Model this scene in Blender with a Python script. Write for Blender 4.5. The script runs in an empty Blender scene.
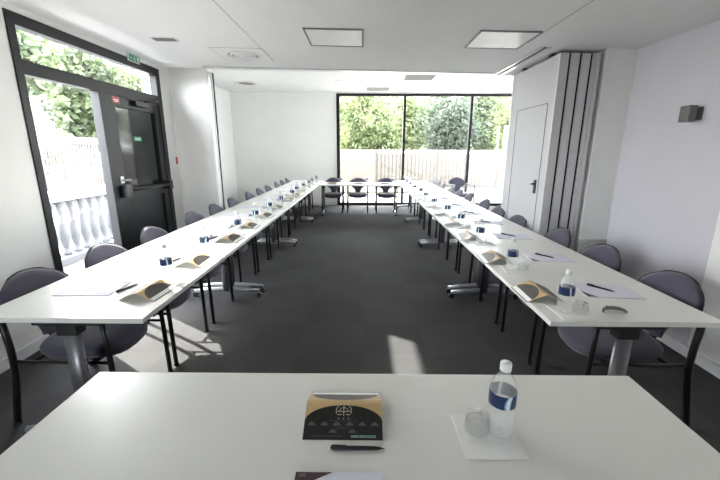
import bpy, bmesh, math, random
from mathutils import Vector, Matrix
random.seed(7)
PI = math.pi
D = bpy.data
COL = bpy.context.scene.collection
SC = bpy.context.scene

# ------------------------------------------------------------------ camera
F_PX = 365.0
cam_data = D.cameras.new('camera')
cam_data.sensor_width = 36.0
cam_data.lens = 36.0 * F_PX / 720.0
cam_data.clip_start = 0.02
cam_data.clip_end = 300
cam = D.objects.new('camera', cam_data)
COL.objects.link(cam)
def cam_axes(p, y, r):
    f = Vector((math.sin(y) * math.cos(p), math.cos(y) * math.cos(p), -math.sin(p)))
    rt = Vector((math.cos(y), -math.sin(y), 0)); u = rt.cross(f)
    return rt * math.cos(r) + u * math.sin(r), -rt * math.sin(r) + u * math.cos(r), f
rt, up, fw = cam_axes(math.radians(13.7), math.radians(-.4), math.radians(.2))
m = Matrix(((rt.x, up.x, -fw.x), (rt.y, up.y, -fw.y), (rt.z, up.z, -fw.z))).to_4x4()
m.translation = Vector((0, 0, 1.5))
cam.matrix_world = m
SC.camera = cam

# ------------------------------------------------------------------ world, sun, exposure
world = D.worlds.new('sky')
SC.world = world
world.use_nodes = True
wn = world.node_tree.nodes; wl = world.node_tree.links
wn.clear()
wo = wn.new('ShaderNodeOutputWorld'); wb = wn.new('ShaderNodeBackground'); sky = wn.new('ShaderNodeTexSky')
sky.sky_type = 'NISHITA'
sky.sun_disc = False
sky.sun_elevation = math.radians(34)
sky.sun_rotation = math.radians(-60)
sky.air_density = 1.0; sky.dust_density = 2.0; sky.ozone_density = 1.0
wmix = wn.new('ShaderNodeMixRGB'); wmix.inputs[0].default_value = 0.72
wmix.inputs[2].default_value = (10.7, 10.7, 11.1, 1)        # bright summer haze over the blue sky
wl.new(sky.outputs[0], wmix.inputs[1])
wl.new(wmix.outputs[0], wb.inputs[0])
wb.inputs[1].default_value = 0.50
wl.new(wb.outputs[0], wo.inputs[0])

sun_d = D.lights.new('sun', 'SUN')
sun_d.energy = 4.3
sun_d.angle = math.radians(0.6)
sun_d.color = (1.0, 0.96, 0.9)
sun = D.objects.new('sun', sun_d)
COL.objects.link(sun)
sun.rotation_euler = Vector((1.27, -.86, -1.0)).to_track_quat('-Z', 'Y').to_euler()
sun.location = (-12, 10, 14)

def portal(name, loc, rot, sx, sy):
    l = D.lights.new(name, 'AREA'); l.shape = 'RECTANGLE'; l.size = sx; l.size_y = sy
    l.cycles.is_portal = True
    o = D.objects.new(name, l); COL.objects.link(o); o.location = loc; o.rotation_euler = rot
portal('daylight_portal_terrace', (-2.60, 3.80, 1.25), (0, -PI / 2, 0), 2.4, 1.95)
portal('fill_portal_side', (4.78, 7.95, 1.65), (0, PI / 2, 0), 1.5, 1.5)
portal('fill_portal_back', (-1.8, -2.68, 1.6), (PI / 2, 0, 0), .8, 1.2)
portal('daylight_portal_garden', (1.80, 10.50, 1.50), (-PI / 2, 0, 0), 5.0, 2.9)

vs = SC.view_settings
SC.display_settings.display_device = 'sRGB'
vs.view_transform = 'Standard'
vs.look = 'None'
vs.exposure = 3.18
vs.gamma = 1.0
vs.use_curve_mapping = False
cy = SC.cycles
cy.max_bounces = 14; cy.diffuse_bounces = 8; cy.glossy_bounces = 5; cy.transmission_bounces = 8
cy.transparent_max_bounces = 24
cy.caustics_reflective = False; cy.caustics_refractive = False
cy.sample_clamp_indirect = 6.0
cy.use_denoising = True

# ------------------------------------------------------------------ materials
def mat(name, col, rough=.5, metal=0., noise=0., scale=20., bump=0., spec=.5, sheen=0.):
    mt = D.materials.new(name); mt.use_nodes = True
    nt = mt.node_tree; b = nt.nodes['Principled BSDF']
    b.inputs['Base Color'].default_value = (*col, 1)
    b.inputs['Roughness'].default_value = rough
    b.inputs['Metallic'].default_value = metal
    b.inputs['Specular IOR Level'].default_value = spec
    if sheen: b.inputs['Sheen Weight'].default_value = sheen
    if noise or bump:
        tc = nt.nodes.new('ShaderNodeTexCoord'); nz = nt.nodes.new('ShaderNodeTexNoise')
        nz.inputs['Scale'].default_value = scale; nz.inputs['Detail'].default_value = 4
        nt.links.new(tc.outputs['Object'], nz.inputs['Vector'])
        if noise:
            rp = nt.nodes.new('ShaderNodeMapRange')
            rp.inputs[1].default_value = .3; rp.inputs[2].default_value = .7
            rp.inputs[3].default_value = 1 - noise; rp.inputs[4].default_value = 1 + noise
            mx = nt.nodes.new('ShaderNodeVectorMath'); mx.operation = 'SCALE'
            mx.inputs[0].default_value = col
            nt.links.new(nz.outputs['Fac'], rp.inputs[0]); nt.links.new(rp.outputs[0], mx.inputs['Scale'])
            nt.links.new(mx.outputs[0], b.inputs['Base Color'])
        if bump:
            bp = nt.nodes.new('ShaderNodeBump'); bp.inputs['Strength'].default_value = bump
            bp.inputs['Distance'].default_value = .002
            nt.links.new(nz.outputs['Fac'], bp.inputs['Height']); nt.links.new(bp.outputs[0], b.inputs['Normal'])
    return mt

def clear_mat(name, tint, gloss_rough=.02, body=0., body_col=(1, 1, 1), ior=1.45):
    """thin clear plastic or glass: see-through with fresnel reflections and a little milky body"""
    mt = D.materials.new(name); mt.use_nodes = True
    nt = mt.node_tree; nt.nodes.clear()
    out = nt.nodes.new('ShaderNodeOutputMaterial')
    tr = nt.nodes.new('ShaderNodeBsdfTransparent'); tr.inputs[0].default_value = (*tint, 1)
    gl = nt.nodes.new('ShaderNodeBsdfGlossy'); gl.inputs['Roughness'].default_value = gloss_rough
    r0 = ((ior - 1) / (ior + 1)) ** 2                     # Schlick's fresnel, the same from both sides of the sheet
    lw = nt.nodes.new('ShaderNodeLayerWeight'); lw.inputs[0].default_value = .5
    pw = nt.nodes.new('ShaderNodeMath'); pw.operation = 'POWER'; pw.inputs[1].default_value = 5
    fr = nt.nodes.new('ShaderNodeMath'); fr.operation = 'MULTIPLY_ADD'; fr.inputs[1].default_value = 1 - r0; fr.inputs[2].default_value = r0
    nt.links.new(lw.outputs['Facing'], pw.inputs[0]); nt.links.new(pw.outputs[0], fr.inputs[0])
    mx = nt.nodes.new('ShaderNodeMixShader')
    nt.links.new(fr.outputs[0], mx.inputs[0])
    src = tr
    if body:
        df = nt.nodes.new('ShaderNodeBsdfDiffuse'); df.inputs[0].default_value = (*body_col, 1)
        m2 = nt.nodes.new('ShaderNodeMixShader'); m2.inputs[0].default_value = body
        nt.links.new(tr.outputs[0], m2.inputs[1]); nt.links.new(df.outputs[0], m2.inputs[2]); src = m2
    nt.links.new(src.outputs[0], mx.inputs[1]); nt.links.new(gl.outputs[0], mx.inputs[2])
    nt.links.new(mx.outputs[0], out.inputs[0])
    return mt

def carpet_mat():
    mt = mat('charcoal_carpet', (.045, .045, .047), .95, spec=.15)
    nt = mt.node_tree; b = nt.nodes['Principled BSDF']
    tc = nt.nodes.new('ShaderNodeTexCoord')
    n1 = nt.nodes.new('ShaderNodeTexNoise'); n1.inputs['Scale'].default_value = 160; n1.inputs['Detail'].default_value = 3
    n2 = nt.nodes.new('ShaderNodeTexNoise'); n2.inputs['Scale'].default_value = 2.2
    ck = nt.nodes.new('ShaderNodeTexChecker'); ck.inputs['Scale'].default_value = 2.0
    ck.inputs[1].default_value = (.051, .050, .051, 1); ck.inputs[2].default_value = (.056, .055, .056, 1)
    for n in (n1, n2, ck): nt.links.new(tc.outputs['Object'], n.inputs['Vector'])
    r1 = nt.nodes.new('ShaderNodeMapRange'); r1.inputs[3].default_value = .45; r1.inputs[4].default_value = 1.55
    r2 = nt.nodes.new('ShaderNodeMapRange'); r2.inputs[3].default_value = .85; r2.inputs[4].default_value = 1.15
    nt.links.new(n1.outputs['Fac'], r1.inputs[0]); nt.links.new(n2.outputs['Fac'], r2.inputs[0])
    mu = nt.nodes.new('ShaderNodeMath'); mu.operation = 'MULTIPLY'
    nt.links.new(r1.outputs[0], mu.inputs[0]); nt.links.new(r2.outputs[0], mu.inputs[1])
    sc = nt.nodes.new('ShaderNodeVectorMath'); sc.operation = 'SCALE'
    nt.links.new(ck.outputs['Color'], sc.inputs[0]); nt.links.new(mu.outputs[0], sc.inputs['Scale'])
    nt.links.new(sc.outputs[0], b.inputs['Base Color'])
    bp = nt.nodes.new('ShaderNodeBump'); bp.inputs['Strength'].default_value = .5; bp.inputs['Distance'].default_value = .004
    nt.links.new(n1.outputs['Fac'], bp.inputs['Height']); nt.links.new(bp.outputs[0], b.inputs['Normal'])
    return mt

def leaf_mat(name, c1, c2):
    mt = D.materials.new(name); mt.use_nodes = True
    nt = mt.node_tree; b = nt.nodes['Principled BSDF']; out = nt.nodes['Material Output']
    tc = nt.nodes.new('ShaderNodeTexCoord'); nz = nt.nodes.new('ShaderNodeTexNoise')
    nz.inputs['Scale'].default_value = 1.6; nz.inputs['Detail'].default_value = 5
    cr = nt.nodes.new('ShaderNodeValToRGB')
    cr.color_ramp.elements[0].position = .35; cr.color_ramp.elements[1].position = .65
    cr.color_ramp.elements[0].color = (*c1, 1); cr.color_ramp.elements[1].color = (*c2, 1)
    nt.links.new(tc.outputs['Object'], nz.inputs['Vector']); nt.links.new(nz.outputs['Fac'], cr.inputs[0])
    nt.links.new(cr.outputs[0], b.inputs['Base Color']); b.inputs['Roughness'].default_value = .6
    tl = nt.nodes.new('ShaderNodeBsdfTranslucent'); nt.links.new(cr.outputs[0], tl.inputs[0])
    mx = nt.nodes.new('ShaderNodeMixShader'); mx.inputs[0].default_value = .45
    nt.links.new(b.outputs[0], mx.inputs[1]); nt.links.new(tl.outputs[0], mx.inputs[2]); nt.links.new(mx.outputs[0], out.inputs[0])
    return mt

def label_mat():
    """blue bottle label with a pale wave and a red-violet left end"""
    mt = mat('blue_bottle_label', (.02, .07, .28), .35)
    nt = mt.node_tree; b = nt.nodes['Principled BSDF']
    tc = nt.nodes.new('ShaderNodeTexCoord'); wv = nt.nodes.new('ShaderNodeTexWave')
    wv.inputs['Scale'].default_value = 9; wv.inputs['Distortion'].default_value = 5; wv.inputs['Detail'].default_value = 1
    cr = nt.nodes.new('ShaderNodeValToRGB')
    e = cr.color_ramp.elements
    e[0].position = .0; e[0].color = (.008, .026, .095, 1)
    e[1].position = 1.; e[1].color = (.75, .82, .88, 1)
    a = e.new(.70); a.color = (.008, .028, .105, 1)
    a = e.new(.80); a.color = (.10, .30, .42, 1)
    nt.links.new(tc.outputs['Object'], wv.inputs['Vector']); nt.links.new(wv.outputs['Fac'], cr.inputs[0])
    nt.links.new(cr.outputs[0], b.inputs['Base Color'])
    return mt

M = dict(
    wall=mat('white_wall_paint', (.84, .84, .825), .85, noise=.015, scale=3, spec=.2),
    lilac=mat('wall_paint_cool_shade', (.60, .585, .64), .85, noise=.015, scale=3, spec=.2),  # wall white darkened and tinted to carry the dim, bluish light
    ceiling=mat('white_ceiling_paint', (.87, .87, .865), .9, noise=.012, scale=2, spec=.15),
    carpet=carpet_mat(),
    trim=mat('white_baseboard_paint', (.72, .72, .73), .5, noise=.02, scale=9),
    joint=mat('grey_ceiling_joint', (.50, .50, .50), .8),
    black_metal=mat('black_window_metal', (.011, .0115, .0135), .38, noise=.1, scale=8, spec=.25),
    door_dark=mat('dark_grey_door_metal', (.012, .013, .0155), .35, noise=.08, scale=5, spec=.25),
    tinted=mat('dark_tinted_glass', (.014, .017, .018), .08, spec=.35),
    glass=clear_mat('clear_window_glass', (.97, .985, .975)),
    laminate=mat('white_table_laminate', (.74, .735, .70), .30, noise=.012, scale=6, spec=.45),
    edge=mat('pale_grey_table_edging', (.66, .66, .66), .45),
    steel=mat('silver_painted_steel', (.50, .51, .54), .32, metal=.75, noise=.04, scale=15),
    column=mat('dark_grey_column_steel', (.17, .17, .185), .38, metal=.6, noise=.04, scale=15),
    black=mat('black_plastic', (.012, .012, .013), .45, noise=.1, scale=30),
    black_tube=mat('black_steel_tube', (.010, .010, .011), .35, metal=.2, noise=.1, scale=30),
    fabric=mat('grey_violet_chair_fabric', (.066, .063, .092), .92, noise=.18, scale=220, bump=.5, spec=.2, sheen=.25),
    panel=mat('light_grey_partition_board', (.50, .50, .52), .6, noise=.015, scale=4),
    alu=mat('brushed_aluminium', (.62, .62, .63), .38, metal=.8, noise=.04, scale=25),
    alu_bright=mat('polished_aluminium_track', (.70, .70, .70), .30, metal=1.0, noise=.02, scale=25),
    rubber=mat('black_rubber_seal', (.010, .010, .010), .7, noise=.1, scale=20),
    gold=mat('gold_printed_card', (.52, .36, .17), .42, noise=.05, scale=30),
    card_black=mat('black_printed_card', (.014, .012, .011), .38, noise=.15, scale=40),
    card_brown=mat('dark_brown_printed_card', (.045, .034, .030), .38, noise=.25, scale=60),
    cream=mat('cream_ink', (.55, .47, .36), .5),
    grey_ink=mat('grey_ink', (.10, .10, .11), .5),
    teal_ink=mat('pale_teal_ink', (.20, .36, .34), .5),
    paper=mat('pale_lilac_paper', (.70, .69, .78), .7, noise=.01, scale=9),
    white_card=mat('white_card', (.82, .82, .82), .55, noise=.01, scale=9),
    maroon=mat('dark_maroon_print', (.045, .016, .020), .45, noise=.1, scale=40),
    napkin=mat('white_paper_napkin', (.80, .80, .79), .8, noise=.03, scale=60, bump=.4),
    bottle=clear_mat('clear_bottle_plastic', (.95, .96, .96), .05, body=.17, ior=1.5),
    cap=mat('frosted_white_cap', (.78, .80, .80), .35, noise=.03, scale=40),
    label=label_mat(),
    tumbler=clear_mat('clear_tumbler_glass', (.95, .955, .95), .02, body=.03, body_col=(.5, .5, .5), ior=1.75),
    pen=mat('black_pen_plastic', (.012, .011, .012), .3, noise=.1, scale=60),
    diffuser=mat('white_acrylic_diffuser', (.90, .90, .89), .35, noise=.01, scale=5, spec=.9),
    grille=mat('warm_grey_grille', (.24, .235, .225), .6, noise=.04, scale=30),
    duct=mat('grey_duct_shadow_gap', (.16, .16, .16), .8),
    white_plastic=mat('white_plastic', (.78, .78, .77), .4, noise=.01, scale=20),
    red=mat('red_plastic', (.45, .025, .025), .4, noise=.05, scale=30),
    green=mat('green_sign_plastic', (.02, .34, .17), .35, noise=.03, scale=30),
    lamp=mat('grey_lamp_metal', (.16, .16, .16), .4, metal=.4, noise=.04, scale=20),
    terrace=mat('pale_gravel_ground', (.27, .265, .25), .85, noise=.10, scale=2.5),
    paving=mat('grey_terrace_paving', (.085, .084, .086), .85, noise=.10, scale=2.5),
    bank=mat('dry_grass_ground', (.10, .085, .06), .95, noise=.35, scale=1.3),
    stone=mat('pale_weathered_stone', (.085, .088, .098), .8, noise=.05, scale=6),
    fence=mat('grey_fence_paint', (.050, .048, .045), .7, noise=.04, scale=6), fence_rail=mat('white_fence_rail_paint', (.35, .34, .33), .7, noise=.04, scale=6),
    beige_wall=mat('beige_garden_wall', (.105, .088, .072), .9, noise=.10, scale=2),
    bark=mat('grey_brown_bark', (.11, .085, .065), .9, noise=.3, scale=8, bump=.8),
    leaf_light=leaf_mat('light_green_leaves', (.050, .076, .026), (.15, .175, .070)),
    leaf_mid=leaf_mat('mid_green_leaves', (.032, .050, .024), (.105, .130, .065)),
    leaf_dark=leaf_mat('dark_green_leaves', (.022, .035, .024), (.070, .090, .060)),
)

# ------------------------------------------------------------------ mesh helpers
class MB:
    """collects shapes and links them as ONE mesh object"""
    def __init__(s): s.bm = bmesh.new(); s.mats = []
    def mi(s, m):
        if m not in s.mats: s.mats.append(m)
        return s.mats.index(m)
    def face(s, pts, m, smooth=False):
        vs_ = [s.bm.verts.new(p) for p in pts]
        f = s.bm.faces.new(vs_); f.material_index = s.mi(m); f.smooth = smooth
        return f
    def box(s, lo, hi, m, bev=0., mtx=None):
        r = bmesh.ops.create_cube(s.bm, size=1)
        vv = r['verts']
        for v in vv:
            v.co = Vector([lo[i] + (v.co[i] + .5) * (hi[i] - lo[i]) for i in range(3)])
        fs = list({f for v in vv for f in v.link_faces})
        k = s.mi(m)
        for f in fs: f.material_index = k
        if bev:
            es = list({e for v in vv for e in v.link_edges})
            rr = bmesh.ops.bevel(s.bm, geom=es, offset=bev, segments=2, profile=.7, affect='EDGES')
            for f in rr['faces']: f.material_index = k
            vv = list({v for f in fs + rr['faces'] if f.is_valid for v in f.verts})
        if mtx is not None:
            for v in vv: v.co = mtx @ v.co
        return s
    def rings(s, rs, m, cap=True, smooth=True, closed=False):
        """rs: list of rings, each the same number of points"""
        k = s.mi(m)
        R = [[s.bm.verts.new(p) for p in r] for r in rs]
        n = len(R[0])
        pairs = list(zip(R, R[1:])) + ([(R[-1], R[0])] if closed else [])
        for a, b in pairs:
            for i in range(n):
                f = s.bm.faces.new((a[i], a[(i + 1) % n], b[(i + 1) % n], b[i])); f.material_index = k; f.smooth = smooth
        if cap and not closed:
            for r in (R[0], R[-1]):
                f = s.bm.faces.new(r if r is R[-1] else r[::-1]); f.material_index = k
        return s
    def tube(s, pts, rad, m, n=10, flat=1.):
        pts = [Vector(p) for p in pts]; rs = []
        ref = Vector((0, 0, 1))
        for i, p in enumerate(pts):
            d = (pts[min(i + 1, len(pts) - 1)] - pts[max(i - 1, 0)]).normalized()
            if abs(d.dot(ref)) > .95 and i == 0: ref = Vector((1, 0, 0))
            a = (ref - d * ref.dot(d)).normalized(); ref = a; b = d.cross(a)
            rd = rad[i] if isinstance(rad, (list, tuple)) else rad
            rs.append([p + a * (rd * math.cos(t)) + b * (rd * flat * math.sin(t)) for t in [2 * PI * j / n for j in range(n)]])
        return s.rings(rs, m)
    def lathe(s, prof, m, n=20, c=(0, 0, 0), cap=True):
        return s.rings([[(c[0] + r * math.cos(2 * PI * j / n), c[1] + r * math.sin(2 * PI * j / n), c[2] + z) for j in range(n)] for r, z in prof], m, cap)
    def build(s, name, parent=None, loc=(0, 0, 0), recalc=True):
        if recalc: bmesh.ops.recalc_face_normals(s.bm, faces=s.bm.faces)
        me = D.meshes.new(name); s.bm.to_mesh(me); s.bm.free()
        for m_ in s.mats: me.materials.append(M[m_])
        o = D.objects.new(name, me); COL.objects.link(o); o.location = loc
        if parent is not None: o.parent = parent
        return o

def bend(pts, r=.03, n=5):
    """polyline with rounded corners"""
    P = [Vector(p) for p in pts]; out = [P[0]]
    for a, b, c in zip(P, P[1:], P[2:]):
        d1 = (a - b); d2 = (c - b); rr = min(r, d1.length * .45, d2.length * .45)
        p1 = b + d1.normalized() * rr; p2 = b + d2.normalized() * rr
        for i in range(n + 1):
            t = i / n; out.append(p1 * (1 - t) ** 2 + b * 2 * t * (1 - t) + p2 * t * t)
    return out + [P[-1]]

def tag(o, label, cat, group=None, kind=None):
    o['label'] = label; o['category'] = cat
    if group: o['group'] = group
    if kind: o['kind'] = kind
    return o
def empty(name, loc=(0, 0, 0), rz=0.):
    o = D.objects.new(name, None); o.empty_display_size = .1
    COL.objects.link(o); o.location = loc; o.rotation_euler = (0, 0, rz); return o
KIDS = {}
def kids(o):
    if o.name not in KIDS: KIDS[o.name] = [c for c in D.objects if c.parent == o]
    return KIDS[o.name]
def copy_tree(o, parent=None):
    c = o.copy(); COL.objects.link(c)
    if parent is not None: c.parent = parent
    ks = kids(o)
    for ch in ks: copy_tree(ch, c)
    return c
def struct(o):
    o['kind'] = 'structure'; return o
def sbox(name, lo, hi, m, bev=0.):
    return struct(MB().box(lo, hi, m, bev).build(name))
ORD = ['nearest', 'second', 'third', 'fourth', 'fifth', 'sixth', 'seventh', 'eighth', 'ninth', 'tenth', 'eleventh', 'farthest']
def nth(i, n):
    if i == 0: return 'nearest the camera'
    if i == n - 1: return 'farthest from the camera'
    return ORD[i] + ' from the near end'

# ------------------------------------------------------------------ structure
XL, XR = -2.50, 2.47
YJ = 5.02          # jamb wall on the left
YP = 3.62          # front of the partition pocket on the right
YS = 4.90          # end of the lower front ceiling
YW = 10.36         # garden window plane
ZR = 3.02          # ceiling of the far half
XRL, XRR = -3.56, 4.60
def cz(x): return 2.45 - .02 * x   # the front ceiling drops a little to the right

sbox('floor', (-2.6, -2.7, -.10), (4.8, 10.5, 0), 'carpet')
sbox('floor_far_left', (-3.66, 7.0, -.10), (-2.6, 10.5, 0), 'carpet')
def slab(name, x0, x1, y0, y1, m):
    b = MB()
    b.rings([[(x0, y0, cz(x0)), (x1, y0, cz(x1)), (x1, y1, cz(x1)), (x0, y1, cz(x0))],
             [(x0, y0, 3.2), (x1, y0, 3.2), (x1, y1, 3.2), (x0, y1, 3.2)]], m, smooth=False)
    return struct(b.build(name))
slab('ceiling', -2.7, 4.8, -2.7, YS, 'ceiling')
sbox('ceiling_far', (-2.85, YS, ZR), (4.8, 10.56, 3.2), 'ceiling')
sbox('ceiling_far_left', (-3.66, 7.0, ZR), (-2.85, 10.56, 3.2), 'ceiling')
# left wall with the terrace glazing opening Y 2.81 .. 4.78
GY0, GY1, GZ = 2.81, 4.78, 2.455
sbox('wall_left', (XL - .2, -2.5, 0), (XL, GY0, 3.2), 'wall')
sbox('wall_left_end', (XL - .2, GY1, 0), (XL, YJ, 3.2), 'wall')
sbox('wall_left_head', (XL - .2, GY0, GZ), (XL, GY1, 3.2), 'wall')
sbox('wall_jamb', (-2.85, YJ, 0), (-2.0, YJ + .12, 3.2), 'wall')
sbox('wall_far_left', (-3.66, 7.0, 0), (XRL, 10.56, 3.2), 'wall')
sbox('wall_far_left_step', (XRL, 6.90, 0), (-2.70, 7.0, 3.2), 'wall')
sbox('wall_far_left_near', (-2.85, YJ + .12, 0), (-2.70, 6.90, 3.2), 'wall')
sbox('wall_far', (XRL, YW, 0), (-.72, YW + .2, 3.2), 'wall')
sbox('wall_far_head', (-.72, YW, 2.985), (4.6, YW + .2, 3.2), 'wall')
sbox('wall_far_right', (XRR, 4.80, 0), (4.8, 7.20, 3.2), 'wall')
sbox('wall_far_right_end', (XRR, 8.70, 0), (4.8, 10.56, 3.2), 'wall')
sbox('wall_far_right_head', (XRR, 7.20, 2.40), (4.8, 8.70, 3.2), 'wall')
sbox('wall_far_right_sill', (XRR, 7.20, 0), (4.8, 8.70, .9), 'wall')
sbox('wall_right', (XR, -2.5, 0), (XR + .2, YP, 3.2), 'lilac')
sbox('wall_right_near_lit', (XR - .02, -2.5, .0), (XR + .001, 2.50, 2.6), 'wall')  # added panel; its lighter colour stands for light on the near wall
sbox('wall_pocket', (2.20, YP, 0), (4.8, 4.80, 3.2), 'wall')
sbox('wall_back', (-1.4, -2.7, 0), (2.67, -2.5, 3.2), 'wall')
sbox('wall_back_end', (-2.7, -2.7, 0), (-2.2, -2.5, 3.2), 'wall')
sbox('wall_back_sill', (-2.2, -2.7, 0), (-1.4, -2.5, 1.0), 'wall')
sbox('wall_back_head', (-2.2, -2.7, 2.20), (-1.4, -2.5, 3.2), 'wall')
sbox('baseboard_right', (XR - .036, -2.5, 0), (XR, YP, .085), 'trim', .004)
sbox('baseboard_pocket', (2.20, YP - .014, 0), (XR - .036, YP, .085), 'trim', .004)
sbox('baseboard_far', (XRL, YW - .014, 0), (-.74, YW, .085), 'trim', .004)
sbox('baseboard_left', (XL, -2.5, 0), (XL + .014, GY0 - .02, .085), 'trim', .004)
sbox('trim_rail', (2.20, YP - .02, .615), (XR, YP, .64), 'trim', .003)
# aluminium closing profile on the left jamb
b = MB(); b.box((-2.0, YJ + .004, 0), (-1.965, YJ + .116, 2.48), 'alu', .003)
b.box((-1.966, YJ + .03, 0), (-1.955, YJ + .05, 2.48), 'alu', .002); b.box((-1.966, YJ + .08, 0), (-1.957, YJ + .112, 2.48), 'rubber')
struct(b.build('trim_jamb'))
# ceiling tracks of the folding partition
def ceil_strip(name, x0, x1, y0, y1, dz, m, t=.004):
    b = MB()
    b.rings([[(x0, y0, cz(x0) - dz), (x1, y0, cz(x1) - dz), (x1, y1, cz(x1) - dz), (x0, y1, cz(x0) - dz)],
             [(x0, y0, cz(x0) + t), (x1, y0, cz(x1) + t), (x1, y1, cz(x1) + t), (x0, y1, cz(x0) + t)]], m, smooth=False)
    return struct(b.build(name))
ceil_strip('trim_track', -1.96, 1.60, YS - .115, YS - .01, .006, 'alu_bright')
ceil_strip('trim_track_groove', -1.96, 1.60, YS - .145, YS - .115, .002, 'joint')
ceil_strip('trim_park_track', 1.60, 1.625, YP, YS - .1, .010, 'alu_bright')
ceil_strip('trim_park_track_outer', 1.66, 1.70, YP, YS - .1, .010, 'alu_bright')
ceil_strip('trim_park_track_slot', 1.625, 1.66, YP, YS - .1, .003, 'duct')
ceil_strip('trim_joint_left', -1.002, -.996, 1.4, 4.3, .0015, 'joint')
ceil_strip('trim_joint_right', 1.432, 1.438, 1.4, 3.5, .0015, 'joint')

# terrace glazing with door --------------------------------------------------
def xframe(b, y0, y1, z0, z1, m='black_metal', x0=XL - .07, x1=XL + .012, bev=.004):
    b.box((x0, y0, z0), (x1, y1, z1), m, bev)
w1 = empty('window_1', (0, 0, 0)); struct(w1)
b = MB()
xframe(b, GY0, GY0 + .065, 0, GZ); xframe(b, GY1 - .085, GY1, 0, GZ)
xframe(b, GY0 + .06, GY1 - .08, GZ - .085, GZ); xframe(b, GY0 + .06, GY1 - .08, 2.04, 2.14)
xframe(b, 3.64, 3.73, 0, 2.05); xframe(b, GY0 + .06, 3.65, 0, .06)
b.build('window_frame', w1)
MB().box((XL - .034, GY0 + .06, .05), (XL - .028, 3.65, 2.05), 'glass').build('glass_pane', w1)
MB().box((XL - .034, GY0 + .06, 2.13), (XL - .028, GY1 - .08, GZ - .08), 'glass').build('transom_pane', w1)
d1 = empty('door_1', (XL, 3.73, 0)); struct(d1)
DY0, DY1 = 3.735, 4.69
b = MB()
def dx(b, y0, y1, z0, z1, m, x0=-.058, x1=.002, bev=.004): b.box((x0, y0 - 3.73, z0), (x1, y1 - 3.73, z1), m, bev)
dx(b, DY0, DY0 + .13, .01, 2.035, 'door_dark'); dx(b, DY1 - .10, DY1, .01, 2.035, 'door_dark')
dx(b, DY0 + .12, DY1 - .09, 1.93, 2.035, 'door_dark'); dx(b, DY0 + .12, DY1 - .09, .98, 1.10, 'door_dark'); dx(b, DY0 + .12, DY1 - .09, .01, .12, 'door_dark')
b.build('door_leaf', d1)
b = MB(); dx(b, DY0 + .125, DY1 - .095, 1.095, 1.935, 'tinted', -.034, -.026, 0); b.build('door_glass', d1)
b = MB(); dx(b, DY0 + .125, DY1 - .095, .115, .985, 'door_dark', -.04, -.02, 0); b.build('lower_panel', d1)
b = MB(); b.tube([(.065, DY0 + .06 - 3.73, 1.085), (.065, DY1 - .06 - 3.73, 1.085)], .014, 'black'); pb = b.build('push_bar', d1)
b = MB(); dx(b, DY0 + .02, DY0 + .10, 1.02, 1.15, 'black', .0, .085, .008); b.build('latch_case', pb)
b = MB(); dx(b, DY1 - .09, DY1 - .02, 1.03, 1.14, 'black', .0, .085, .008); b.build('end_case', pb)
b = MB(); b.tube(bend([(.0, .075, 1.20), (.05, .075, 1.20), (.05, .16, 1.20)], .02), .009, 'steel'); b.box((-.002, .05, 1.165), (.012, .10, 1.235), 'steel', .003); b.build('lever_handle', d1)
b = MB(); b.box((.0, .42, 1.965), (.055, .66, 2.02), 'black', .006); b.tube(bend([(.045, .60, 2.03), (.055, .80, 2.05), (.03, .93, 2.07)], .03), .009, 'black', flat=.6); b.build('door_closer', d1)
b = MB(); b.box((.002, .11, 1.965), (.004, .22, 2.025), 'red'); b.box((.004, .125, 1.99), (.0048, .205, 1.998), 'white_plastic'); b.box((.004, .14, 1.976), (.0048, .19, 1.983), 'white_plastic'); b.build('red_notice_sticker', d1)['label'] = 'small red notice sticker with two white lines'
b = MB(); b.box((-.026, .43, 1.60), (-.0245, .56, 1.645), 'green'); b.box((-.0245, .45, 1.618), (-.024, .54, 1.626), 'white_plastic'); b.build('green_notice_sticker', d1)['label'] = 'small green notice sticker on the dark glass'

# garden window ---------------------------------------------------------------
w2 = empty('window_2', (0, YW, 0)); struct(w2)
b = MB()
def yf(x0, x1, z0, z1): b.box((x0, -.02, z0), (x1, .09, z1), 'black_metal', .004)
yf(-.72, -.635, 0, 2.985); yf(-.64, 4.6, 2.925, 2.985); yf(-.64, 4.6, 0, .075)
for x in (1.115, 2.905): yf(x - .033, x + .033, .07, 2.93)
yf(4.53, 4.6, .07, 2.93)
b.build('window_frame', w2)
for x0, x1 in ((-.64, 1.085), (1.145, 2.875), (2.935, 4.535)):
    MB().box((x0, .03, .07), (x1, .036, 2.93), 'glass').build('glass_pane', w2)

w3 = empty('window_added_side', (XRR, 7.95, .9)); struct(w3)  # unseen window, added to brighten the far half
b = MB()
for y0, y1, z0, z1 in ((-.75, -.69, 0, 1.5), (.69, .75, 0, 1.5), (-.70, .70, 1.44, 1.5), (-.70, .70, 0, .06), (-.03, .03, .05, 1.45)):
    b.box((.02, y0, z0), (.12, y1, z1), 'black_metal', .004)
b.build('window_frame', w3)
for y0, y1 in ((-.70, -.02), (.02, .70)):
    MB().box((.06, y0, .05), (.066, y1, 1.45), 'glass').build('glass_pane', w3)

w4 = empty('window_added_back', (-1.8, -2.5, 1.0)); struct(w4)  # added behind the camera as fill light for the front half
b = MB()
for x0, x1, z0, z1 in ((-.40, -.35, 0, 1.2), (.35, .40, 0, 1.2), (-.36, .36, 1.15, 1.2), (-.36, .36, 0, .05)):
    b.box((x0, -.12, z0), (x1, -.02, z1), 'black_metal', .004)
b.build('window_frame', w4)
MB().box((-.355, -.07, .04), (.355, -.064, 1.16), 'glass').build('glass_pane', w4)

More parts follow.
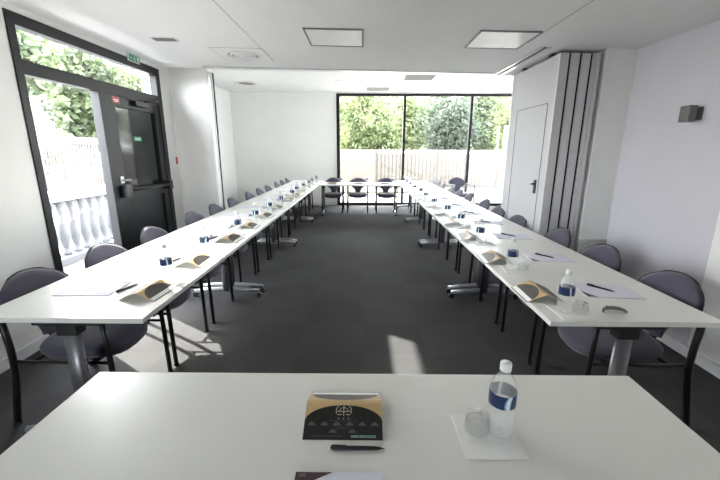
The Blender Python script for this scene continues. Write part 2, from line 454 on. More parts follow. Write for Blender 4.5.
# ------------------------------------------------------------------ folding partition, parked
STK = []
for i in range(4):
    x0 = 1.795 + i * .098
    r = empty('partition_panel', (x0, YP + .02, 0))
    zt = cz(x0 + .09) - .035
    b = MB(); b.box((.004, .016, .02), (.072, 1.06, zt), 'panel', .002); b.build('board', r)
    b = MB(); b.box((.0, .0, .02), (.080, .016, zt), 'alu', .003); b.box((.0, 1.06, .02), (.080, 1.076, zt), 'alu', .003)
    if i == 3: b.box((.024, -.008, .02), (.036, .001, zt), 'alu', .002); b.box((.052, -.006, .02), (.060, .001, zt), 'alu_bright', .002)
    b.build('edge_profile', r)
    if i < 3:
        b = MB(); b.box((.081, .004, .02), (.097, 1.06, zt), 'rubber'); b.build('seal', r)
    b = MB(); b.box((.02, .20, zt), (.06, .26, zt + .032), 'rubber'); b.box((.02, .82, zt), (.06, .88, zt + .032), 'rubber'); b.build('track_roller', r)
    if i == 0:
        # pass door outline and lock
        b = MB()
        b.box((.0005, .145, 1.955), (.0042, .86, 1.961), 'duct'); b.box((.0005, .139, .04), (.0042, .145, 1.961), 'duct'); b.box((.0005, .86, .04), (.0042, .866, 1.961), 'duct')
        b.build('door_outline', r)
        b = MB(); b.box((-.006, .19, 1.075), (.004, .235, 1.215), 'black', .003)
        b.box((-.045, .205, 1.165), (-.005, .222, 1.182), 'black', .003); b.box((-.05, .205, 1.163), (-.032, .30, 1.184), 'steel', .004); b.build('door_handle', r)
        lab = 'light grey partition panel with pass door and black handle, facing the tables'
    else:
        lab = ('second grey panel edge of the folded partition stack', 'third grey panel edge of the folded partition stack',
               'folded partition panel with metal edge touching the right return wall')[i - 1]
    tag(r, lab, 'partition panel', 'panels of the parked folding partition')

# ------------------------------------------------------------------ ceiling fittings
def ceil_thing(name, x, y, label, cat, group=None, far=False):
    o = empty(name, (x, y, ZR if far else cz(x)))
    if not far: o.rotation_euler = (0, math.atan(.02), 0)
    return tag(o, label, cat, group)
def panel_light(x, y, s, label, far=False):
    r = ceil_thing('ceiling_light', x, y, label, 'ceiling light', 'square ceiling lights', far)
    h = s / 2; b = MB()
    for a in ((-h, -h, h, -h + .014), (-h, h - .014, h, h), (-h, -h, -h + .014, h), (h - .014, -h, h, h)):
        b.box((a[0], a[1], -.010), (a[2], a[3], .0), 'grille' if not far else 'white_plastic', .001)
    b.build('frame', r)
    MB().box((-h + .014, -h + .014, -.007), (h - .014, h - .014, .0), 'diffuser').build('diffuser', r)
panel_light(-.245, 3.485, .49, 'square white ceiling light over the middle of the front room')
panel_light(1.17, 3.44, .49, 'square white ceiling light beside the partition stack')
panel_light(-.32, 9.05, .62, 'square white ceiling light in the far room, left one', True)
panel_light(1.95, 9.15, .62, 'square white ceiling light in the far room, right one', True)
def grille(x, y, s, label):
    r = ceil_thing('ceiling_grille', x, y, label, 'ceiling grille', 'square grey ceiling grilles', True)
    h = s / 2; b = MB()
    for a in ((-h, -h, h, -h + .03), (-h, h - .03, h, h), (-h, -h, -h + .03, h), (h - .03, -h, h, h)):
        b.box((a[0], a[1], -.012), (a[2], a[3], .0), 'white_plastic', .002)
    b.build('frame', r)
    b = MB(); n = 14
    for k in range(n):
        y0 = -h + .03 + (s - .06) * k / n
        b.box((-h + .03, y0, -.010), (h - .03, y0 + .028, -.004), 'grille')
    b.build('slat', r)
    MB().box((-h + .03, -h + .03, -.003), (h - .03, h - .03, .0), 'duct').build('backing', r)
grille(.37, 9.80, .62, 'grey ceiling grille closest to the garden window')
grille(1.19, 8.32, .66, 'grey ceiling grille in the far room above the right table row')
r = ceil_thing('ceiling_vent', -1.255, 4.15, 'round white air diffuser on a square ceiling plate', 'ceiling vent')
MB().box((-.255, -.25, -.004), (.255, .25, 0), 'ceiling', .001).build('plate', r)
b = MB()
for x0, y0, x1, y1 in ((-.262, -.256, .262, -.250), (-.262, .250, .262, .256), (-.262, -.256, -.255, .256), (.255, -.256, .262, .256)): b.box((x0, y0, -.003), (x1, y1, 0), 'joint')
b.build('shadow_gap', r)
for k, (ro, ri, z) in enumerate(((.185, .150, -.012), (.135, .105, -.020), (.090, .060, -.024))):
    b = MB(); b.lathe([(ri, -.006), (ri, z), (ro - .012, z - .006), (ro, z + .004), (ro, -.004)], 'white_plastic', 32, cap=False); b.build('ring', r)
b = MB(); b.lathe([(.18, -.0055), (.10, -.0055), (.01, -.0055)], 'duct', 32); b.build('throat', r)
b = MB(); b.lathe([(.045, -.006), (.048, -.022), (.03, -.030), (.004, -.031)], 'white_plastic', 24); b.build('centre_cone', r)
r = ceil_thing('ceiling_vent', -1.81, 3.65, 'small pale rectangular grille in ceiling near exit sign', 'ceiling vent')
MB().box((-.115, -.06, -.006), (.115, .06, 0), 'white_plastic', .002).build('frame', r)
b = MB()
for k in range(9): b.box((-.10, -.048 + k * .0108, -.009), (.10, -.043 + k * .0108, -.005), 'grille')
b.build('slat', r)
r = ceil_thing('ceiling_vent', -2.70, 9.05, 'round grey air vent in the far room ceiling at left', 'ceiling vent', None, True)
b = MB(); b.lathe([(.27, 0), (.27, -.012), (.20, -.02), (.19, -.006)], 'white_plastic', 28, cap=False); b.build('ring', r)
b = MB(); b.lathe([(.195, -.006), (.12, -.014), (.02, -.018)], 'grille', 28); b.build('grille', r)

# exit sign, call point, wall lamp
r = tag(empty('exit_sign', (XL, 4.27, 2.422)), 'green emergency exit sign above the dark glass door', 'exit sign')
MB().box((.0, -.10, 0), (.03, .10, .075), 'white_plastic', .004).build('housing', r)
b = MB(); b.box((.030, -.09, .006), (.033, .09, .069), 'green'); b.build('sign_face', r)
b = MB()
def sg(y0, z0, y1, z1): b.box((.0330, y0, z0), (.0338, y1, z1), 'white_plastic')
sg(.040, .012, .070, .060); b.build('doorway_mark', r); b = MB()
b.tube([(.0334, -.008, .056), (.0334, -.006, .056)], .007, 'white_plastic')
for p in ([(-.004, .048), (-.010, .030)], [(-.010, .030), (.006, .022), (.004, .010)], [(-.010, .030), (-.020, .020), (-.032, .018)], [(-.004, .046), (.012, .038)], [(-.004, .046), (-.020, .042)]):
    b.tube([(.0335, y, z) for y, z in p], .0032, 'white_plastic', 6)
b.build('arrow_mark', r); b = MB()
sg(-.075, .030, -.045, .037)
b.tube([(.0335, -.058, .046), (.0335, -.074, .0335), (.0335, -.058, .021)], .003, 'white_plastic', 6)
b.build('arrow_mark', r)
r = tag(empty('fire_call_point', (-2.54, YJ, 1.32)), 'small red fire call point on white jamb wall', 'alarm')
MB().box((-.045, -.045, 0), (.045, 0, .095), 'red', .006).build('housing', r)
MB().box((-.026, -.048, .022), (.026, -.044, .072), 'white_plastic', .001).build('press_plate', r)
r = tag(empty('wall_lamp', (XR, 2.86, 1.775)), 'grey box shaped wall lamp on the right wall', 'wall lamp')
MB().box((-.022, -.045, -.045), (0, .045, .045), 'lamp', .003).build('backplate', r)
MB().box((-.05, -.02, -.02), (-.02, .02, .02), 'lamp', .002).build('arm', r)
MB().box((-.098, -.042, -.058), (-.042, .045, .058), 'lamp', .005).build('lamp_body', r)

# ------------------------------------------------------------------ folding tables
def make_table(length, width, name='folding_table'):
    """local x along the length, y along the width; origin on the floor at the centre"""
    t = empty(name); L, W = length / 2, width / 2
    b = MB(); b.box((-L + .001, -W, .715), (L - .001, W, .740), 'laminate', .0025)
    b.build('tabletop', t)
    b = MB()
    for x, y, x1, y1 in ((-L + .0005, -W - .001, L - .0005, -W + .0005), (-L + .0005, W - .0005, L - .0005, W + .001)):
        b.box((x, y, .7165), (x1, y1, .7385), 'edge')
    b.build('edging', t)
    b = MB(); b.box((-L + .07, -.030, .688), (L - .07, .030, .715), 'black', .003); b.build('cross_beam', t)
    for s in (-1, 1):
        x = s * (L - .068)
        g = MB()
        g.rings([[(x + .027 * math.cos(a), .042 * math.sin(a), z) for a in [2 * PI * k / 20 for k in range(20)]] for z in (.075, .66)], 'column')
        leg = g.build('leg', t)
        g = MB(); g.box((x - .033, -.16, .684), (x + .033, .16, .7148), 'black', .004); g.box((x - .032, -.05, .63), (x + .032, .05, .69), 'black', .006); g.build('bracket', leg)
        g = MB(); fw_ = W - .06
        pts = [(x, -fw_, .068), (x, -fw_ * .6, .080), (x, 0, .088), (x, fw_ * .6, .080), (x, fw_, .068)]
        g.tube(pts, [.022, .027, .032, .027, .022], 'steel', 12, .62); g.build('foot', leg)
        for e in (-1, 1):
            g = MB(); g.rings([[(x + dx_, e * (fw_ - .005) + .026 * math.cos(a), .027 + .026 * math.sin(a)) for a in [2 * PI * k / 16 for k in range(16)]] for dx_ in (-.017, .017)], 'black')
            g.tube([(x, e * (fw_ - .005), .03), (x, e * (fw_ - .005), .066)], .008, 'black'); g.build('castor', leg)
    return t
GT = 'tables of the two long rows'
ENDS = [1.55, 3.66, 5.75, 7.80, 9.78]
for side, xc, word in ((-1, -1.42, 'left'), (1, 1.27, 'right')):
    for i in range(4):
        t = make_table(ENDS[i + 1] - ENDS[i], .80)
        t.location = (xc, (ENDS[i] + ENDS[i + 1]) / 2, 0); t.rotation_euler = (0, 0, PI / 2)
        tag(t, ('white folding table, the nearest to the camera in the %s row', 'white folding table, second from the near end of the %s row',
                'white folding table, third from the near end of the %s row', 'white folding table by the garden window closing the %s row')[i] % word, 'table', GT)
near = make_table(1.86, .80); near.location = (.003, .735, 0)
tag(near, 'white folding table in the foreground with a black and gold tent card', 'table')
far = make_table(1.86, .80); far.location = (-.08, 8.86, 0)
tag(far, 'white folding table across the far end, three chairs behind it', 'table')

# ------------------------------------------------------------------ chairs
def shield_rows(grow=0.):
    prof = [(.452, .062), (.48, .066), (.52, .078), (.56, .105), (.60, .152), (.64, .205), (.67, .227), (.70, .229), (.73, .216), (.755, .195), (.775, .168), (.792, .135), (.805, .102), (.814, .068), (.819, .030)]
    return [(z + (grow if z > .8 else 0), w + grow) for z, w in prof]
def back_pad(b, m, grow, front, back):
    rs = []
    for z, w in shield_rows(grow):
        t = (z - .45) / .37
        y0 = -.255 - .105 * t + .02 * math.sin(PI * t)
        ring = []; n = 12
        ez = min(1., max(0., (.83 - z) / .03)) ** .5
        for k in range(n + 1):
            u = -1 + 2 * k / n
            ring.append((u * w, y0 + .42 * (u * w) ** 2 + front * ez * (1 - abs(u) ** 3.5) , z))
        for k in range(n + 1):
            u = 1 - 2 * k / n
            ring.append((u * w * .995, y0 + .42 * (u * w) ** 2 - back * ez * (1 - abs(u) ** 4), z))
        rs.append(ring)
    b.rings(rs, m)
def make_chair():
    c = empty('meeting_chair')
    b = MB(); rs = []
    def outline(s, z):
        pts = []
        for k in range(28):
            a = 2 * PI * k / 28; ca, sa = math.cos(a), math.sin(a)
            x = .235 * s * math.copysign(abs(ca) ** .75, ca)
            y = .015 + .245 * s * math.copysign(abs(sa) ** (.80 if sa > 0 else .62), sa)
            zz = z - (.030 * max(0, (y - .12) / .14) ** 2)        # waterfall front
            pts.append((x, y, zz))
        return pts
    for s, z in ((.05, .468), (.5, .467), (.82, .462), (.95, .452), (1.0, .436), (.985, .414), (.93, .392)): rs.append(outline(s, z))
    b.rings(rs, 'fabric'); b.build('seat', c)
    b = MB(); b.rings([outline(s, z) for s, z in ((.92, .393), (.90, .383), (.7, .366), (.3, .360))], 'black'); b.build('seat_shell', c)
    b = MB(); back_pad(b, 'fabric', 0., .030, .004); b.build('backrest', c)
    b = MB(); back_pad(b, 'black', .006, -.005, .017); b.build('back_shell', c)
    for s in (-1, 1):
        X = .252 * s
        b = MB(); b.tube(bend([(X, .270, .012), (X, .262, .40), (X, .250, .655)], .1), .0145, 'black_tube'); b.tube([(X, .270, 0), (X, .270, .016)], .018, 'rubber'); b.build('leg', c)
        b = MB(); b.tube(bend([(X, -.330, .012), (X, -.275, .30), (X, -.265, .45), (X, -.285, .655)], .12), .0175, 'black_tube'); b.tube([(X, -.330, 0), (X, -.330, .016)], .020, 'rubber'); b.build('leg', c)
        b = MB(); b.box((X - .020, -.30, .652), (X + .020, .265, .672), 'black', .007); b.build('armrest', c)
        b = MB(); b.tube([(X, .258, .395), (X, -.27, .395)], .009, 'black_tube'); b.build('side_rail', c)
    b = MB(); b.tube([(-.25, .15, .378), (.25, .15, .378)], .009, 'black_tube'); b.build('cross_rail', c)
    b = MB(); b.tube([(-.25, -.17, .385), (.25, -.17, .385)], .009, 'black_tube'); b.build('cross_rail', c)
    b = MB(); b.tube(bend([(0, -.10, .385), (0, -.235, .385), (0, -.285, .50), (0, -.335, .68)], .07), .013, 'black', 10, 2.2); b.build('back_spine', c)
    return c
proto = make_chair(); used = False
def chair(x, y, rz, label, group):
    global used
    o = copy_tree(proto) if used else proto
    used = True
    o.location = (x, y, 0); o.rotation_euler = (0, 0, rz)
    return tag(o, label, 'chair', group)
LCH = [1.985, 2.59, 3.24, 4.05, 4.69, 5.34, 6.15, 6.79, 7.40, 8.20, 8.78, 9.36]
RCH = [2.00, 2.63, 3.26, 4.13, 4.76, 5.34, 6.16, 6.80, 7.40, 8.20, 8.78, 9.36]
for i, y in enumerate(LCH):
    chair(-1.60, y, -PI / 2 + random.uniform(-.03, .03), 'grey violet chair along the left row, ' + nth(i, 12), 'chairs along the left table row')
for i, y in enumerate(RCH):
    chair(1.48, y, PI / 2 + random.uniform(-.03, .03), 'grey violet chair along the right row, ' + nth(i, 12), 'chairs along the right table row')
for x, w in ((-.75, 'at the left of the far table'), (-.125, 'in the middle of the far table'), (.595, 'at the right of the far table')):
    chair(x, 9.27, PI, 'grey violet chair ' + w + ' facing the camera', 'chairs behind the far table')
chair(2.55, 9.55, PI + .12, 'grey violet chair standing apart by the garden window behind the right row', 'chairs behind the far table')

# ------------------------------------------------------------------ table setting
ZT = .7405
TW, TD, TH = .109, .100, .046      # tent card half width, half depth, ridge height
def slope(side, u, v, off):
    """point on a tent card face; side -1 faces the seat, +1 the room; v 0 at the table, 1 at the ridge"""
    n = Vector((0, side * TH, TD)).normalized()
    p = Vector((u, side * TD * (1 - v), TH * v)) + n * off
    return p
def patch(b, side, pts, m, off):
    P = [slope(side, u, v, off) for u, v in pts]
    b.face(P if side < 0 else P[::-1], m)
def arc_pts(cx, cy, rx, ry, a0, a1, n=18):
    return [(cx + rx * math.cos(a0 + (a1 - a0) * k / n), cy + ry * math.sin(a0 + (a1 - a0) * k / n)) for k in range(n + 1)]
def make_tent():
    t = empty('tent_card')
    b = MB()
    def prism(o_, i_, mm):
        b.rings([[(x, y, z) for y, z in o_ + i_[::-1]] for x in (-TW, TW)], mm, smooth=False)
    def line(d): return [(-TD + d * 1.6, 0), (-.010, TH * (1 - .010 / TD) - d), (-.003, TH - .0032 - d), (.003, TH - .0032 - d), (.010, TH * (1 - .010 / TD) - d), (TD - d * 1.6, 0)]
    prism(line(0), line(.0012), 'gold'); b.build('folded_card', t)
    b = MB(); prism(line(.0013), line(.0024), 'white_card'); b.build('card_lining', t)['label'] = 'white inside of the folded card'
    b = MB()
    patch(b, -1, [(-TW, .0), (TW, .0), (TW, .50)] + arc_pts(0, .45, TW, .43, .12, PI - .12) + [(-TW, .50)], 'card_black', .0006)
    o = b.build('front_print', t, recalc=False)
    b = MB()
    patch(b, 1, arc_pts(0, .27, TW * .93, .66, 0, PI), 'card_brown', .0006)
    o = b.build('back_print', t, recalc=False)
    b = MB(); patch(b, 1, [(-TW * .96, .05), (TW * .96, .05), (TW * .96, .27), (-TW * .96, .27)], 'white_card', .0008)
    patch(b, 1, [(-TW, .0), (TW, .0), (TW, .05), (-TW, .05)], 'card_black', .0007)
    b.build('name_strip', t, recalc=False)['label'] = 'white name strip'
    return t
tent0 = make_tent()
def add_near_print(t):
    b = MB(); o = .0011
    def q(u0, v0, u1, v1, m): patch(b, -1, [(u0, v0), (u1, v0), (u1, v1), (u0, v1)], m, o)
    def ring(cx, cy, rx, ry, w, a0, a1, m):
        out = arc_pts(cx, cy, rx, ry, a0, a1, 24); inn = arc_pts(cx, cy, rx - w, ry - w * 9, a0, a1, 24)
        for k in range(24): patch(b, -1, [out[k], out[k + 1], inn[k + 1], inn[k]], m, o)
    cx, cv, rx, ry = 0, .72, .023, .20
    ring(cx, cv, rx, ry, .0022, -.35, PI + .35, 'cream')
    q(-.0012, .60, .0012, .91, 'cream'); q(-.019, .70, .019, .72, 'cream')
    ring(cx, .70, .014, .12, .0016, PI * .05, PI * .95, 'cream')
    q(-.018, .615, -.006, .635, 'cream'); q(.006, .615, .018, .635, 'cream')
    for u in (-.014, 0, .014):                                   # three small stars
        pts = []
        for k in range(10):
            r_ = .0028 if k % 2 == 0 else .0012; a = PI / 2 + k * PI / 5
            pts.append((u + r_ * math.cos(a), .525 + r_ * 9 * math.sin(a)))
        patch(b, -1, pts, 'cream', o)
    q(-.040, .462, .040, .470, 'grey_ink'); q(-.02, .285, .014, .300, 'grey_ink')
    for k in range(6):                                           # row of little crests
        u = -.088 + k * .0352
        patch(b, -1, [(u - .011, .345), (u + .011, .345), (u + .008, .40), (u + .003, .43), (u, .45), (u - .003, .43), (u - .008, .40)], 'grey_ink', o)
    for u in (-.028, .026):
        patch(b, -1, [(u - .011, .17), (u + .011, .17), (u + .008, .22), (u, .26), (u - .008, .22)], 'grey_ink', o)
    q(-.086, .085, .0, .100, 'grey_ink'); q(.022, .055, .090, .115, 'teal_ink')
    q(.044, .06, .046, .11, 'card_black'); q(.052, .08, .086, .09, 'card_black')
    b.build('emblem_print', t, recalc=False)['label'] = 'cream round emblem with stars, grey crests and a teal box'

def make_bottle():
    t = empty('water_bottle')
    b = MB(); b.lathe([(0.0120, .002), (0.0283, .0), (0.0343, .006), (0.0349, .03), (0.0332, .036), (0.0349, .042), (0.0349, .06), (0.0332, .066), (0.0349, .072), (0.0351, .088), (0.0351, .133), (0.0347, .140), (0.0316, .152), (0.0240, .168), (0.0150, .180), (0.0128, .186), (0.0128, .196)], 'bottle', 24, cap=False); b.build('body', t)
    b = MB(); b.lathe([(0.0004, .190), (0.0135, .190), (0.0150, .192), (0.0150, .210), (0.0138, .213), (0.0004, .2135)], 'cap', 20); b.build('cap', t)
    b = MB(); b.lathe([(0.0356, .092), (0.0359, .094), (0.0359, .129), (0.0356, .131)], 'label', 24, cap=False); b.build('label_band', t)['label'] = 'blue and white label'
    return t
bottle0 = make_bottle()
def make_glass():
    b = MB()   # upside down: thick foot on top
    b.lathe([(.0350, .0), (.0350, .004), (.0335, .036), (.0325, .045), (.031, .048), (.0006, .048)], 'tumbler', 28, cap=False)
    b.lathe([(.0330, .0), (.0310, .030), (.028, .034), (.0006, .036)], 'tumbler', 28, cap=False)
    return b.build('tumbler')
glass0 = make_glass()
def make_napkin():
    b = MB(); b.box((-.080, -.080, .0), (.080, .080, .0022), 'napkin', .0006)
    b.box((-.078, -.078, .0022), (.078, .078, .0034), 'napkin', .0005)
    return b.build('paper_napkin')
napkin0 = make_napkin()
def make_pad():
    t = empty('note_pad')
    MB().box((-.105, -.1485, 0), (.105, .1485, .004), 'paper', .0005).build('paper_sheet', t)
    b = MB(); b.face([(-.105, .1485, .0044), (-.105, .092, .0044), (-.075, .118, .0044), (-.015, .1485, .0044)], 'maroon')
    b.face([(-.097, .135, .0047), (-.080, .135, .0047), (-.080, .145, .0047), (-.097, .145, .0047)], 'grey_ink'); o = b.build('printed_corner', t, recalc=False)
    o['label'] = 'dark maroon printed corner'
    return t
pad0 = make_pad()
def make_pen():
    t = empty('ballpoint_pen')
    b = MB(); b.tube([(-.068, 0, .006), (-.060, 0, .006), (.040, 0, .0055), (.058, 0, .005), (.074, 0, .004)], [.0045, .0058, .0052, .0042, .0012], 'pen', 12); b.build('barrel', t)
    b = MB(); b.tube(bend([(-.066, 0, .0105), (-.062, 0, .0135), (-.028, 0, .0125)], .003), .0016, 'pen', 8, 1.6); b.build('clip', t)
    return t
pen0 = make_pen()
first = set()
def put(proto_, x, y, z, rz, label, cat, group):
    if proto_.name in first: o = copy_tree(proto_)
    else: o = proto_; first.add(proto_.name)
    o.location = (x, y, z); o.rotation_euler = (0, 0, rz)
    return tag(o, label, cat, group)
# near place
ntent = put(tent0, -.051, .930, ZT, 0, 'black and gold tent card with round emblem on the foreground table', 'tent card', 'tent cards')
put(bottle0, .383, .866, ZT + .0036, .4, 'clear water bottle with blue label on the foreground table', 'bottle', 'water bottles')
put(glass0, .324, .872, ZT + .0036, 0, 'upturned clear tumbler beside the bottle on the foreground table', 'glass', 'upturned tumblers')
nk = put(napkin0, .345, .850, ZT, .02, 'white square paper napkin under bottle and tumbler in the foreground', 'napkin', 'paper napkins')
put(pad0, -.053, .576, ZT, 0, 'lilac note pad with maroon corner at the bottom edge of the picture', 'note pad', 'note pads')
put(pen0, -.013, .798, ZT, .0, 'black ballpoint pen lying below the foreground tent card', 'pen', 'ballpoint pens')
LT = [1.86, 2.42, 3.09, 3.64, 4.25, 4.90, 5.72, 6.35, 7.00, 7.70, 8.32, 8.98]
RT = [1.875, 2.53, 3.22, 3.89, 4.52, 5.18, 5.92, 6.56, 7.18, 7.86, 8.42, 9.06]
def row(ys, side, word, tx, bx, px, rz, boff):
    for i, y in enumerate(ys):
        w = nth(i, 12)
        j = lambda a: random.uniform(-a, a)
        put(tent0, tx, y, ZT, rz + j(.08), 'black and gold tent card on the %s row, %s' % (word, w), 'tent card', 'tent cards')
        by = y + boff + j(.03); bxx = bx + j(.015)
        put(napkin0, bxx - side * -.03, by - .005, ZT, j(.12), 'white paper napkin on the %s row, %s' % (word, w), 'napkin', 'paper napkins')
        put(bottle0, bxx, by + .005, ZT + .0036, j(3), 'clear water bottle with blue label on the %s row, %s' % (word, w), 'bottle', 'water bottles')
        put(glass0, bxx + side * .073, by - .005, ZT + .0036, 0, 'upturned clear tumbler on the %s row, %s' % (word, w), 'glass', 'upturned tumblers')
        pr_ = j(.10)
        put(pad0, px, y + .06, ZT, rz + pr_, 'lilac note pad with maroon corner on the %s row, %s' % (word, w), 'note pad', 'note pads')
        if side < 0: put(pen0, px + .185, y + .06 + j(.02), ZT, PI / 2 - .25 + j(.1), 'black ballpoint pen on the %s row, %s' % (word, w), 'pen', 'ballpoint pens')
        else: put(pen0, px - .02, y + .085, ZT + .0045, -.82 + j(.15), 'black ballpoint pen on the %s row, %s' % (word, w), 'pen', 'ballpoint pens')
row(LT, -1, 'left', -1.165, -1.17, -1.51, -PI / 2, .24)
row(RT, 1, 'right', .955, .995, 1.37, PI / 2, -.22)
for x, w in ((-.72, 'left'), (-.10, 'middle'), (.52, 'right')):
    put(tent0, x, 8.66, ZT, PI, 'tent card on the far cross table, %s seat' % w, 'tent card', 'tent cards')
    put(napkin0, x + .22, 8.72, ZT, 0, 'paper napkin on the far cross table, %s seat' % w, 'napkin', 'paper napkins')
    put(bottle0, x + .20, 8.72, ZT + .0036, x, 'water bottle on the far cross table, %s seat' % w, 'bottle', 'water bottles')
    put(pad0, x, 8.98, ZT, PI, 'note pad on the far cross table, %s seat' % w, 'note pad', 'note pads')
# small dark curved object near the end of the right row
b = MB()
b.tube([(.055 * math.cos(a), .032 * math.sin(a), .008 + .006 * math.sin(a)) for a in [PI * (-.05 + 1.1 * k / 16) for k in range(17)]], [.005 + .006 * math.sin(PI * k / 16) for k in range(17)], 'lamp', 10, .6)
b.tube([(-.012, .030, .014), (-.020, .040, .020)], .005, 'black', 8)
o = b.build('key_ring', None, (1.225, 1.645, ZT)); tag(o, 'small dark grey curved ring at the near end of the right row', 'ring')
add_near_print(ntent)

# ------------------------------------------------------------------ outside
sbox('ground_terrace', (-60, -30, -.16), (-2.7, 60, -.02), 'paving')
struct(D.objects['ground_terrace'])
sbox('ground_street', (-2.7, -40, -.16), (60, -2.7, -.02), 'paving')
sbox('ground_garden', (-2.7, 10.5, -.16), (60, 60, -.02), 'terrace')
sbox('ground_bank', (-2.6, 13.6, -.02), (2.0, 15.6, .03), 'bank')
sbox('roof_sun_blocker', (-4.0, 10.56, 3.5), (6.5, 13.1, 3.66), 'wall')  # unseen slab, added to keep direct sun out of the garden window
sbox('wall_outer_parapet', (-4.0, 10.36, 3.2), (6.5, 10.56, 3.66), 'wall')
# balustrade on the terrace
r = tag(empty('balustrade', (-4.12, 5.2, -.02)), 'white stone balustrade on the terrace outside the glass door', 'balustrade')
MB().box((-.13, -3.2, 0), (.13, 4.8, .10), 'stone', .01).build('base', r)
MB().box((-.15, -3.2, .86), (.15, 4.8, .98), 'fence_rail', .015).build('handrail', r)
pr0 = [(.060, .10), (.060, .14), (.038, .17), (.045, .22), (.066, .34), (.068, .42), (.055, .52), (.036, .64), (.033, .72), (.045, .76), (.036, .79), (.060, .82), (.060, .87)]
bp = None
for k in range(40):
    if bp is None:
        bb = MB(); bb.lathe(pr0, 'stone', 16); bp = bb.build('baluster', r, (0, -3.05 + k * .195, 0))
    else:
        o = bp.copy(); COL.objects.link(o); o.parent = r; o.location = (0, -3.05 + k * .195, 0)
def fence(name, p0, p1, h, label, step=.13, wd=.05, top=.10):
    p0, p1 = Vector(p0), Vector(p1); d = p1 - p0; L = d.length
    r = tag(empty(name, (p0.x, p0.y, -.02), math.atan2(d.y, d.x)), label, 'fence')
    b = MB(); n = int(L / step)
    for k in range(n): b.box((k * step, -.012, .06), (k * step + wd, .012, h - .06), 'fence')
    b.build('slat_panel', r)
    MB().box((0, -.03, h - .07 - top), (L, .03, h), 'fence_rail', .01).build('top_rail', r)
    MB().box((0, -.03, .12), (L, .03, .20), 'fence', .01).build('bottom_rail', r)
    for k in range(int(L / 2.4) + 1):
        MB().box((k * 2.4 - .05, -.05, 0), (k * 2.4 + .05, .05, h + .02), 'fence', .008).build('post', r)
    return r
fence('garden_fence', (-8.0, 2.0), (-8.0, 20.0), 1.86, 'white slatted fence with a broad top rail beyond the terrace', .11, .05, .10)
fence('garden_fence', (.55, 14.9), (13.0, 14.4), 1.52, 'white picket fence beyond the garden window', .15, .06, .03)
o = MB().box((-5.5, 16.2, -.02), (14, 16.5, 1.56), 'beige_wall', .02).build('garden_wall'); tag(o, 'beige garden wall below the trees beyond the garden window', 'wall')

def tree(name, x, y, h, rx, ry, z0, z1, leaf, n, size, label, narrow=1., group=None, droop=0.):
    r = tag(empty(name, (x, y, -.02)), label, 'tree', group)
    b = MB(); tx = random.uniform(-.15, .15)
    b.tube([(0, 0, 0), (tx * .4, .03, h * .3), (tx, 0, h * .75)], [.12, .09, .04], 'bark', 8)
    for k in range(6):
        a = 2 * PI * k / 6 + random.random()
        b.tube([(tx * .5, 0, h * (.3 + .05 * k)), (rx * .6 * math.cos(a), ry * .6 * math.sin(a), h * (.5 + .06 * k))], [.045, .012], 'bark', 6)
    b.build('trunk', r)
    vv = []; ff = []
    cl = []
    for k in range(64):
        while True:
            p = Vector([random.uniform(-1, 1) for _ in range(3)])
            if p.length < 1: break
        p = p * (.55 + .45 * random.random()); cl.append((p, random.uniform(.22, .42)))
    zc, zr = (z0 + z1) / 2, (z1 - z0) / 2
    for k in range(n):
        c, cr_ = random.choice(cl)
        q = Vector([random.gauss(0, .5) for _ in range(3)]) * cr_
        P = c + q
        P = Vector((P.x * rx, P.y * ry, zc + P.z * zr))
        if P.z < z0 - .25: continue
        s = size * random.uniform(.6, 1.4)
        d = Vector((random.gauss(0, 1), random.gauss(0, 1), random.gauss(-droop, .8))).normalized()
        e = d.cross(Vector((random.gauss(0, 1), random.gauss(0, 1), random.gauss(0, 1)))).normalized()
        w = s * .42 / narrow; i0 = len(vv)
        nrm = d.cross(e) * s * .12
        vv += [P, P + d * s * .5 + e * w + nrm, P + d * s, P + d * s * .5 - e * w + nrm]; ff.append((i0, i0 + 1, i0 + 2, i0 + 3))
    me = D.meshes.new('foliage'); me.from_pydata(vv, [], ff); me.materials.append(M[leaf])
    o = D.objects.new('foliage', me); COL.objects.link(o); o.parent = r
GB = 'trees behind the garden wall'
tree('garden_tree', .1, 17.9, 4.6, 1.7, 1.3, 0.3, 4.75, 'leaf_light', 10400, 0.23, 'light green drooping tree behind the left pane of the garden window', 2.6, GB, .8)
tree('garden_tree', 2.5, 21.6, 5.2, 1.55, 1.3, 0.3, 5.3, 'leaf_light', 8400, 0.22, 'light green tree set back behind the first mullion of the garden window', 2.2, GB, .6)
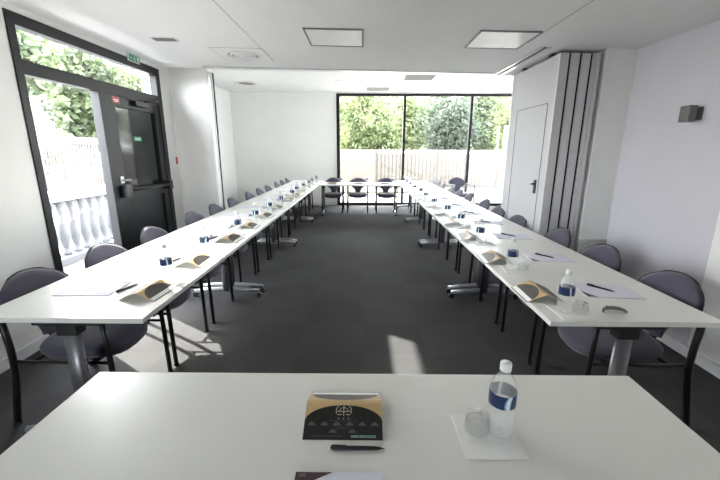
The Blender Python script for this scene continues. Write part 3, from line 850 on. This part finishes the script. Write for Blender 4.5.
tree('garden_tree', 4.05, 17.9, 4.6, 1.35, 1.3, 0.3, 4.7, 'leaf_dark', 9400, 0.16, 'dark green tree behind the middle pane of the garden window', 1.3, GB)
tree('garden_tree', 6.6, 21.6, 5.0, 1.6, 1.3, 0.3, 5.2, 'leaf_mid', 9200, 0.16, 'mid green tree set back behind the second mullion of the garden window', 1.3, GB)
tree('garden_tree', 7.9, 17.9, 4.6, 1.55, 1.3, 0.3, 4.9, 'leaf_light', 9600, 0.22, 'pale green tree behind the right pane of the garden window', 2.0, GB, .4)
tree('garden_tree', -1.9, 21.6, 5.2, 1.7, 1.3, 0.3, 5.4, 'leaf_mid', 8200, 0.18, 'mid green tree set back at the left edge of the garden window', 1.3, GB)
tree('garden_tree', -.1, 25.6, 5.8, 1.75, 1.3, 0.3, 6.3, 'leaf_mid', 8200, 0.24, 'tall green tree farthest back behind the left pane of the garden window', 1.3, GB)
tree('garden_tree', 4.8, 25.6, 5.8, 1.6, 1.3, 0.3, 6.2, 'leaf_light', 8200, 0.24, 'tall pale tree farthest back behind the middle pane of the garden window', 1.3, GB)
tree('garden_tree', 9.0, 25.6, 5.8, 1.9, 1.3, 0.3, 6.3, 'leaf_light', 8200, 0.24, 'tall pale tree farthest back behind the right pane of the garden window', 1.3, GB)
GL = 'trees beyond the terrace fence'
tree('terrace_tree', -11.5, 12.3, 5.6, 1.7, 1.15, 1.0, 5.9, 'leaf_mid', 6500, .30, 'leafy green tree at the left edge of the terrace glass', 1.3, GL)
tree('terrace_tree', -15.9, 19.6, 7.0, 2.0, 1.5, 1.0, 7.4, 'leaf_light', 7500, .34, 'yellow green tree in the middle of the terrace glass', 1.3, GL)
tree('terrace_tree', -12.0, 16.8, 5.4, 1.6, 1.2, 1.0, 5.7, 'leaf_mid', 6500, .30, 'green tree seen beside the door mullion through the terrace glass', 1.3, GL)
tree('terrace_tree', -16.4, 26.0, 7.2, 2.1, 1.7, 1.0, 7.6, 'leaf_light', 6500, .36, 'green tree top seen through the middle of the transom glass', 1.3, GL)
